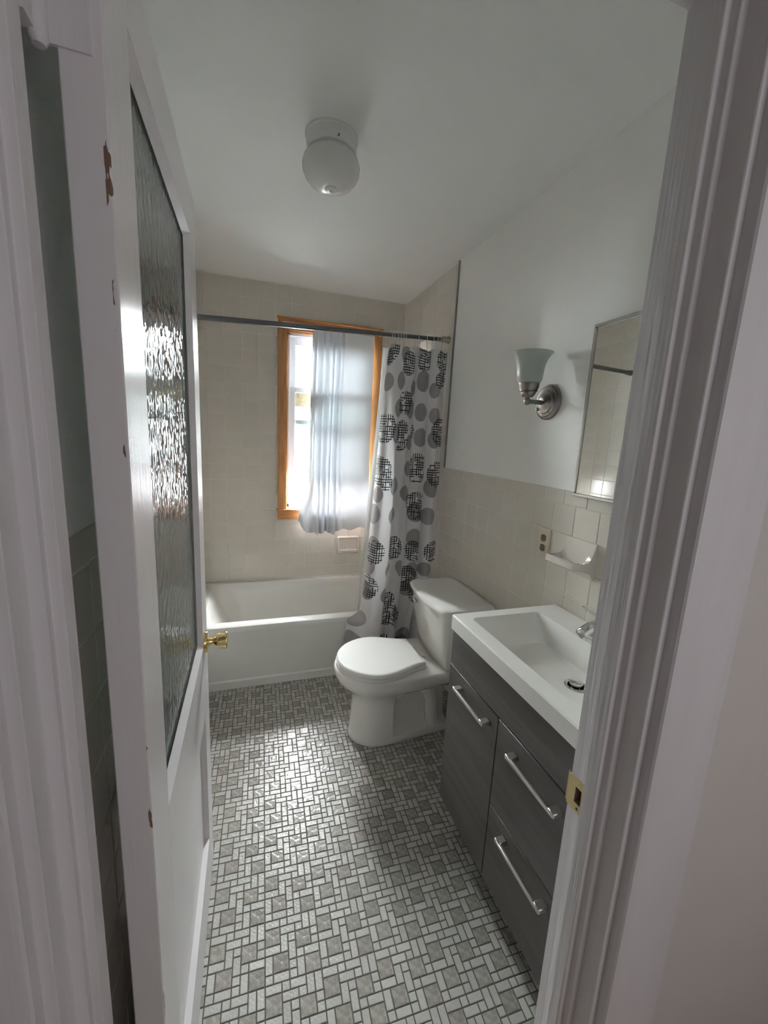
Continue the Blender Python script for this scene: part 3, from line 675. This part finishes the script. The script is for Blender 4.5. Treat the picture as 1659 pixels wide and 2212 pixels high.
# trapway bulging out of the recess in the side
for s in (-1, 1):
    pts = [(.64, .215), (.70, .238), (.755, .262), (.80, .262), (.838, .230), (.862, .180), (.868, .120), (.874, .060), (.89, .022)]
    g.tube([(x, TY+s*.050, z) for x, z in pts], [.022, .026, .030, .032, .034, .034, .034, .034, .034], 14)
g.obj('bowl', 'porcelain', toi, 50)
for s in (-1, 1):
    g = G(); g.lathe([(.0115, 0), (.0115, .006), (.009, .012), (.004, .015)], (.777, TY+s*.082, .030), (0, 0, 1), 16); g.obj('bolt_cap', 'porcelain', toi)
    g = G(); g.bbox((.776, TY+s*.075-.022, .386), (.802, TY+s*.075+.022, .408), .004); g.obj('seat_hinge', 'seat_plastic', toi)
g = G(); sh = dshape(.380, .790, .186, .125, .575); si = dshape(.386, .786, .181, .121, .575)
g.loft([ring(si, .3885), ring(sh, .391), ring(sh, .402), ring(si, .4045)]); g.obj('seat', 'seat_plastic', toi, 35)
g = G(); sh = dshape(.383, .784, .185, .124, .575)
def shr(d): return dshape(.383+d, .784-d*.8, .185-d, .124-d*.8, .575)
g.loft([ring(shr(.006), .4065), ring(shr(0), .4085), ring(shr(0), .415), ring(shr(.003), .420), ring(shr(.008), .4228), ring(shr(.016), .4236), ring(shr(.05), .4240), ring(shr(.12), .4243)]); g.obj('seat_lid', 'seat_plastic', toi, 50)
def tankring(xf, xb, hw, z, bow, n=12):
    r = .040; out = []
    p = rrect(xf, xb, -hw, hw, r, 6)
    for x, y in p:
        if x < (xf+xb)/2: x -= bow*(1-(y/hw)**2)
        out.append((x, TY+y, z))
    # add points along the bowed front
    q = []
    for i, a in enumerate(out):
        b = out[(i+1) % len(out)]; q.append(a)
        if a[0] < (xf+xb)/2 and b[0] < (xf+xb)/2 and abs(a[1]-b[1]) > .1:
            for k in range(1, 10):
                yy = lerp(a[1], b[1], k/10); q.append((xf - bow*(1-((yy-TY)/hw)**2), yy, z))
    return q
g = G(); g.loft([tankring(.880, 1.070, .176, .388, .012), tankring(.872, 1.074, .184, .396, .014), tankring(.862, 1.078, .193, .45, .016), tankring(.842, 1.080, .212, .58, .020), tankring(.832, 1.080, .220, .684, .022)]); g.obj('tank', 'porcelain', toi, 45)
g = G(); g.loft([tankring(.830, 1.082, .222, .683, .024), tankring(.822, 1.086, .231, .687, .026), tankring(.820, 1.087, .233, .700, .026), tankring(.824, 1.085, .229, .710, .026), tankring(.836, 1.078, .218, .7155, .024), tankring(.87, 1.05, .185, .718, .018)]); g.obj('tank_lid', 'porcelain', toi, 45)
g = G(); g.lathe([(.011, 0), (.011, .008), (.007, .012)], (.829, TY+.150, .640), (-1, 0, 0), 16); g.tube([(.818, TY+.150, .640), (.812, TY+.125, .637), (.812, TY+.085, .632)], [.005, .0055, .007], 8); g.obj('flush_lever', 'chrome', toi)
g = G(); g.box((.806, TY-.012, .3875), (.832, TY+.012, .3881)); lb = g.obj('maker_mark', 'vinyl_white', toi, 0)
g = G(); g.tube([(.817, TY-.016+.008*math.cos(a), .3879+.0*a) if 0 else (.818+.0045*math.sin(a), TY-.02+.010*math.cos(a), .3884) for a in [2*PI*i/20 for i in range(20)]], .0006, 4, closed=True); g.box((.826, TY-.03, .3876), (.828, TY-.012, .3883)); g.obj('printed_mark', 'label_ink', lb)

# ------------------------------------------------------------------ vanity
VX, VY0, VY1 = .673, .572, 1.180
van = thing('vanity_cabinet', (.88, .876, 0), 'dark grey woodgrain vanity cabinet with a door and two drawers', 'cabinet')
g = G(); g.box((VX+.018, VY0, .14), (XR-.006, VY0+.016, .819)); g.box((VX+.018, VY1-.016, .14), (XR-.006, VY1, .819)); g.box((VX+.018, VY0+.016, .14), (XR-.006, VY1-.016, .156)); g.box((XR-.014, VY0+.016, .156), (XR-.006, VY1-.016, .819))
g.obj('body', 'cabinet_wood', van, 0)
g = G(); g.box((VX+.075, VY0+.02, 0), (XR-.012, VY1-.02, .14)); g.obj('toe_kick', 'cabinet_wood', van, 0)
g = G(); g.bbox((VX, VY0, .690), (VX+.0175, VY1, .815), .0012, 1); g.obj('false_front', 'cabinet_wood', van)
def front(name, y0, y1, z0, z1, hy, hz):
    g = G(); g.bbox((VX, y0, z0), (VX+.0175, y1, z1), .0012, 1); d = g.obj(name, 'cabinet_wood', van)
    L = .084; g = G()
    g.bbox((VX-.030, hy-L, hz-.006), (VX-.021, hy+L, hz+.006), .0028, 2)
    for s in (-1, 1): g.bbox((VX-.029, hy+s*L-.011 if s < 0 else hy+L-.011, hz-.007), (VX-.0005, hy+s*L+.011 if s < 0 else hy+L+.011, hz+.007), .002, 1)
    g.obj('handle', 'satin_nickel', d)
ym = .879
front('cabinet_door', ym+.0015, VY1, .140, .686, 1.010, .641)
front('drawer', VY0, ym-.0015, .4065, .686, .706, .637)
front('drawer', VY0, ym-.0015, .140, .4035, .709, .364)
# ceramic top with integral basin
snk = thing('vanity_sink', (.88, .876, .82), 'white rectangular vanity top with integral basin', 'sink')
SX0, SX1, SY0, SY1, SZ = .661, XR-.002, .566, 1.178, .875
def sr(a, b, c, d, r, z): return [(p[0], p[1], z) for p in rrect(a, b, c, d, r, 5)]
g = G(); g.loft([sr(SX0+.004, SX1, SY0+.004, SY1-.004, .004, .8205), sr(SX0, SX1, SY0, SY1, .005, .824), sr(SX0, SX1, SY0, SY1, .005, SZ-.004), sr(SX0+.004, SX1-.001, SY0+.004, SY1-.004, .005, SZ),
     sr(.712, .984, .622, 1.132, .018, SZ), sr(.717, .979, .627, 1.127, .018, SZ-.006), sr(.735, .974, .640, 1.106, .022, SZ-.05), sr(.765, .965, .66, 1.07, .03, SZ-.085), sr(.80, .95, .72, 1.00, .03, SZ-.092)]+[[(.893+.0235*math.cos(2*PI*(j-.5)/24), .836+.0235*math.sin(2*PI*(j-.5)/24), z) for j in range(24)] for z in (SZ-.092, SZ-.135)], False, True); g.obj('basin_top', 'sink_resin', snk, 35)
DRX, DRY, DRZ = .893, .836, SZ-.0912
g = G(); g.lathe([(.031, -.001), (.031, .002), (.027, .0035), (.0225, .001), (.0225, -.0005)], (DRX, DRY, DRZ), (0, 0, 1), 28, caps=False); dr = g.obj('drain', 'chrome', snk)
g = G(); g.lathe([(.0224, .0004), (.0222, -.036), (.002, -.040)], (DRX, DRY, DRZ), (0, 0, 1), 28, caps=False); g.obj('drain_well', 'chrome', dr)
g = G(); g.lathe([(.017, .001), (.0185, .010), (.018, .013), (.012, .0145), (.002, .015)], (DRX, DRY, DRZ), (0, 0, 1), 28); g.obj('stopper', 'chrome', dr)
# faucet
fa = thing('faucet', (1.035, .873, SZ), 'chrome single-lever basin faucet on the vanity top', 'faucet')
FYc = .873
g = G(); g.loft([[(p[0], p[1], z) for p in rrect(1.004+i, 1.066-i, FYc-.080+i, FYc+.080-i, .028-i, 6)] for i, z in ((0, SZ), (0, SZ+.006), (.004, SZ+.012), (.010, SZ+.014))]); g.obj('base_plate', 'chrome', fa)
g = G(); g.lathe([(.029, 0), (.028, .03), (.027, .06), (.024, .076), (.014, .085), (.003, .088)], (1.035, FYc, SZ+.010), (0, 0, 1), 24); g.obj('body', 'chrome', fa)
g = G(); rings = []
for t in range(11):
    u = t/10; x = lerp(1.028, .922, u); z = SZ+.050+.018*math.sin(u*PI*.95)-.004*u; hw = lerp(.026, .019, u); hh = lerp(.024, .011, u)
    rings.append([(x, FYc+hw*math.cos(a), z+hh*math.sin(a)*(1 if math.sin(a) > 0 else .7)) for a in [2*PI*i/18 for i in range(18)]])
g.loft(rings); g.obj('spout', 'chrome', fa, 60)
g = G(); g.lathe([(.010, 0), (.010, .010), (.008, .012)], (.933, FYc, SZ+.036), (0, 0, 1), 16); g.obj('aerator', 'chrome', fa)
g = G(); rings = []
for t in range(9):
    u = t/8; x = lerp(1.042, .924, u); z = SZ+.102+.022*(u-.5)**2*4-.006+.014*u; hw = lerp(.013, .010, u)+.004*math.sin(u*PI); hh = .0045
    rings.append([(x, FYc+hw*math.cos(a), z+hh*math.sin(a)) for a in [2*PI*i/14 for i in range(14)]])
g.loft(rings); g.tube([(1.035, FYc, SZ+.09), (1.035, FYc, SZ+.106)], .011, 14); g.obj('lever', 'chrome', fa, 60)

# ------------------------------------------------------------------ mirror cabinet, sconce, outlet, soap dish
mir = thing('mirror_cabinet', (1.09, .95, 1.297), 'framed wall mirror with thin steel edge above the tiled wainscot', 'mirror')
MY0, MY1, MZ0, MZ1, MX = .745, 1.150, 1.297, 1.866, 1.083
g = G(); w = .011
for lo, hi in (((MY0, MZ0), (MY1, MZ0+w)), ((MY0, MZ1-w), (MY1, MZ1)), ((MY0, MZ0+w), (MY0+w, MZ1-w)), ((MY1-w, MZ0+w), (MY1, MZ1-w))): g.bbox((MX, lo[0], lo[1]), (XR-.001, hi[0], hi[1]), .002, 1)
g.obj('frame', 'steel_frame', mir)
g = G(); g.box((MX+.005, MY0+w-.001, MZ0+w-.001), (MX+.009, MY1-w+.001, MZ1-w+.001)); g.obj('mirror_glass', 'mirror_silver', mir, 0)
g = G(); g.box((MX+.009, MY0+w, MZ0+w), (XR-.002, MY1-w, MZ1-w)); g.obj('backing', 'dark_hole', mir, 0)

SY, SZc = 1.352, 1.632
sc = thing('wall_sconce', (XR, SY, SZc), 'nickel wall sconce with a frosted bell glass shade beside the mirror', 'wall lamp')
g = G(); g.lathe([(.067, 0), (.067, .006), (.064, .011), (.056, .013), (.054, .018), (.045, .020), (.043, .025), (.034, .027), (.022, .034), (.014, .036)], (XR+.0038, SY, SZc), (-1, 0, 0), 48); g.obj('backplate', 'brushed_bronze', sc, 50)
for dy, dz in ((-.037, 0), (.037, -.026)):
    g = G(); g.lathe([(.006, 0), (.006, .007), (.003, .010)], (XR-.017, SY+dy*.9, SZc+dz), (-1, 0, 0), 14); g.obj('screw', 'brushed_bronze', sc)
AX = 1.003
g = G(); g.tube([(XR-.03, SY, SZc-.004), (AX, SY, SZc-.004)], .0085, 16)
g.lathe([(.002, -.0135), (.008, -.011), (.0125, -.004), (.0125, .004), (.008, .011), (.002, .0135)], (AX, SY, SZc-.004), (0, 0, 1), 18); g.obj('arm', 'brushed_bronze', sc, 50)
g = G(); g.lathe([(.007, .008), (.007, .014), (.019, .017), (.026, .026), (.028, .034), (.032, .036), (.0335, .046), (.036, .049), (.0375, .066), (.036, .068)], (AX, SY, SZc-.004), (0, 0, 1), 28); g.obj('socket_cup', 'brushed_bronze', sc, 40)
prof = [(.034, .064), (.041, .070), (.0465, .082), (.048, .100), (.0495, .118), (.053, .136), (.060, .154), (.070, .168), (.0765, .176)]
g = G(); g.lathe(prof+[(r-.003, h) for r, h in prof[::-1]], (AX, SY, SZc-.004), (0, 0, 1), 40, caps=False); g.obj('glass_shade', 'shade_glass', sc, 60)

out_ = thing('electrical_outlet', (XR, 1.280, 1.028), 'ivory wall outlet plate with two brown receptacles', 'outlet')
g = G(); g.loft([[(x, 1.280+a, 1.0885+b) for a, b in rrect(-.0345+i, .0345-i, -.0585+i, .0585-i, .004, 4)] for x, i in ((XR+.002, 0), (XR-.003, 0), (XR-.0055, .003))]); g.obj('cover_plate', 'ivory_plastic', out_)
for dz in (-.0195, .0195):
    g = G(); pl = [(max(-.0135, min(.0135, .0172*math.cos(a)))*1.0, .0145*math.sin(a)) for a in [2*PI*i/28 for i in range(28)]]
    g.loft([[(x, 1.280+b_, 1.0885+dz+c_) for b_, c_ in [(q[1]*.93, q[0]*1.07) if 0 else (q[0], q[1]) for q in pl]] for x in (XR-.005, XR-.0068)]); r_ = g.obj('receptacle', 'brown_plastic', out_)
    g = G()
    for dy in (-.0063, .0063): g.box((XR-.0071, 1.280+dy-.0011, 1.0885+dz-.001), (XR-.0066, 1.280+dy+.0011, 1.0885+dz+.0075))
    g.lathe([(.0022, 0), (.0022, .0004)], (XR-.0067, 1.280, 1.0885+dz-.0075), (-1, 0, 0), 10); g.obj('slot', 'brown_plastic', r_)
g = G(); g.lathe([(.003, 0), (.003, .0008), (.001, .0012)], (XR-.0053, 1.280, 1.0885), (-1, 0, 0), 12); g.obj('screw', 'satin_nickel', out_)

so = thing('wall_soap_dish', (XR, 1.088, 1.02), 'beige ceramic soap and toothbrush holder projecting from the tile', 'soap dish')
Y0, Y1 = 1.022, 1.158
g = G(); secs = []
# cross sections along y: a concave bracket with a tray on top
def section(y, ex):
    xw, xf = XR+.001, XR-.096*ex
    top, tr = 1.148, 1.078
    pts = [(xw, 1.022), (XR-.006, 1.022), (XR-.010, 1.030), (XR-.022*ex, 1.046), (XR-.050*ex, 1.058), (xf+.006, 1.060), (xf, 1.064), (xf, tr+.004), (xf+.004, tr+.008), (xf+.022, tr+.006)]
    dish = sm(0, .025, y-Y0)*sm(0, .025, Y1-y)
    pts += [(XR-.060*ex, tr+.006-.020*dish), (XR-.035*ex, tr+.008-.022*dish), (XR-.022, tr+.020-.012*dish), (XR-.013, tr+.042), (XR-.009, top-.006), (XR-.005, top), (xw, top)]
    return [(a, y, b) for a, b in pts]
ys = [Y0, Y0+.004, Y0+.012, Y0+.025, Y0+.045, (Y0+Y1)/2, Y1-.045, Y1-.025, Y1-.012, Y1-.004, Y1]
g.loft([section(y, .94 if i in (0, 10) else .985 if i in (1, 9) else 1) for i, y in enumerate(ys)]); dish = g.obj('dish', 'soap_ceramic', so, 45)
for dx_, dy_ in ((.082, .018), (.060, .014), (.082, -.018), (.060, -.014)):
    yy = (Y1-dy_ if dy_ > 0 else Y0-dy_)
    k = G(); k.lathe([(.0058, 0), (.0058, .07)], (XR-dx_, yy, 1.03), (0, 0, 1), 14); cut(dish, k)
    g = G(); g.lathe([(.0056, 0), (.0056, .016)], (XR-dx_, yy, 1.066), (0, 0, 1), 14, caps=False); g.obj('brush_hole', 'soap_ceramic', so)

# ------------------------------------------------------------------ ceiling light
LX, LY = .268, 1.548
cl = thing('ceiling_light', (LX, LY, H), 'round ceiling light with an unlit frosted mushroom globe', 'ceiling light')
g = G(); g.lathe([(.088, 0), (.088, .006), (.084, .010), (.084, .026), (.081, .029), (.081, .048), (.074, .050)], (LX, LY, H), (0, 0, -1), 44); g.obj('fitter', 'fitter_white', cl, 40)
g = G(); g.lathe([(.070, .040), (.074, .052), (.083, .058), (.092, .070), (.0965, .086), (.095, .104), (.088, .120), (.074, .136), (.054, .147), (.030, .153), (.004, .155)], (LX, LY, H), (0, 0, -1), 44); g.obj('glass_globe', 'globe_glass', cl, 60)
g = G(); g.lathe([(.020, .1535), (.021, .156), (.014, .159), (.006, .160), (.005, .164), (.001, .165)], (LX, LY, H), (0, 0, -1), 24); g.obj('glass_boss', 'globe_glass', cl, 50)
for a in (.6, 2.7, 4.8):
    g = G(); d = Vector((math.cos(a), math.sin(a), 0)); g.tube([Vector((LX, LY, H-.040))+d*.080, Vector((LX, LY, H-.040))+d*.089], .0028, 8); g.obj('thumb_screw', 'brushed_bronze', cl)
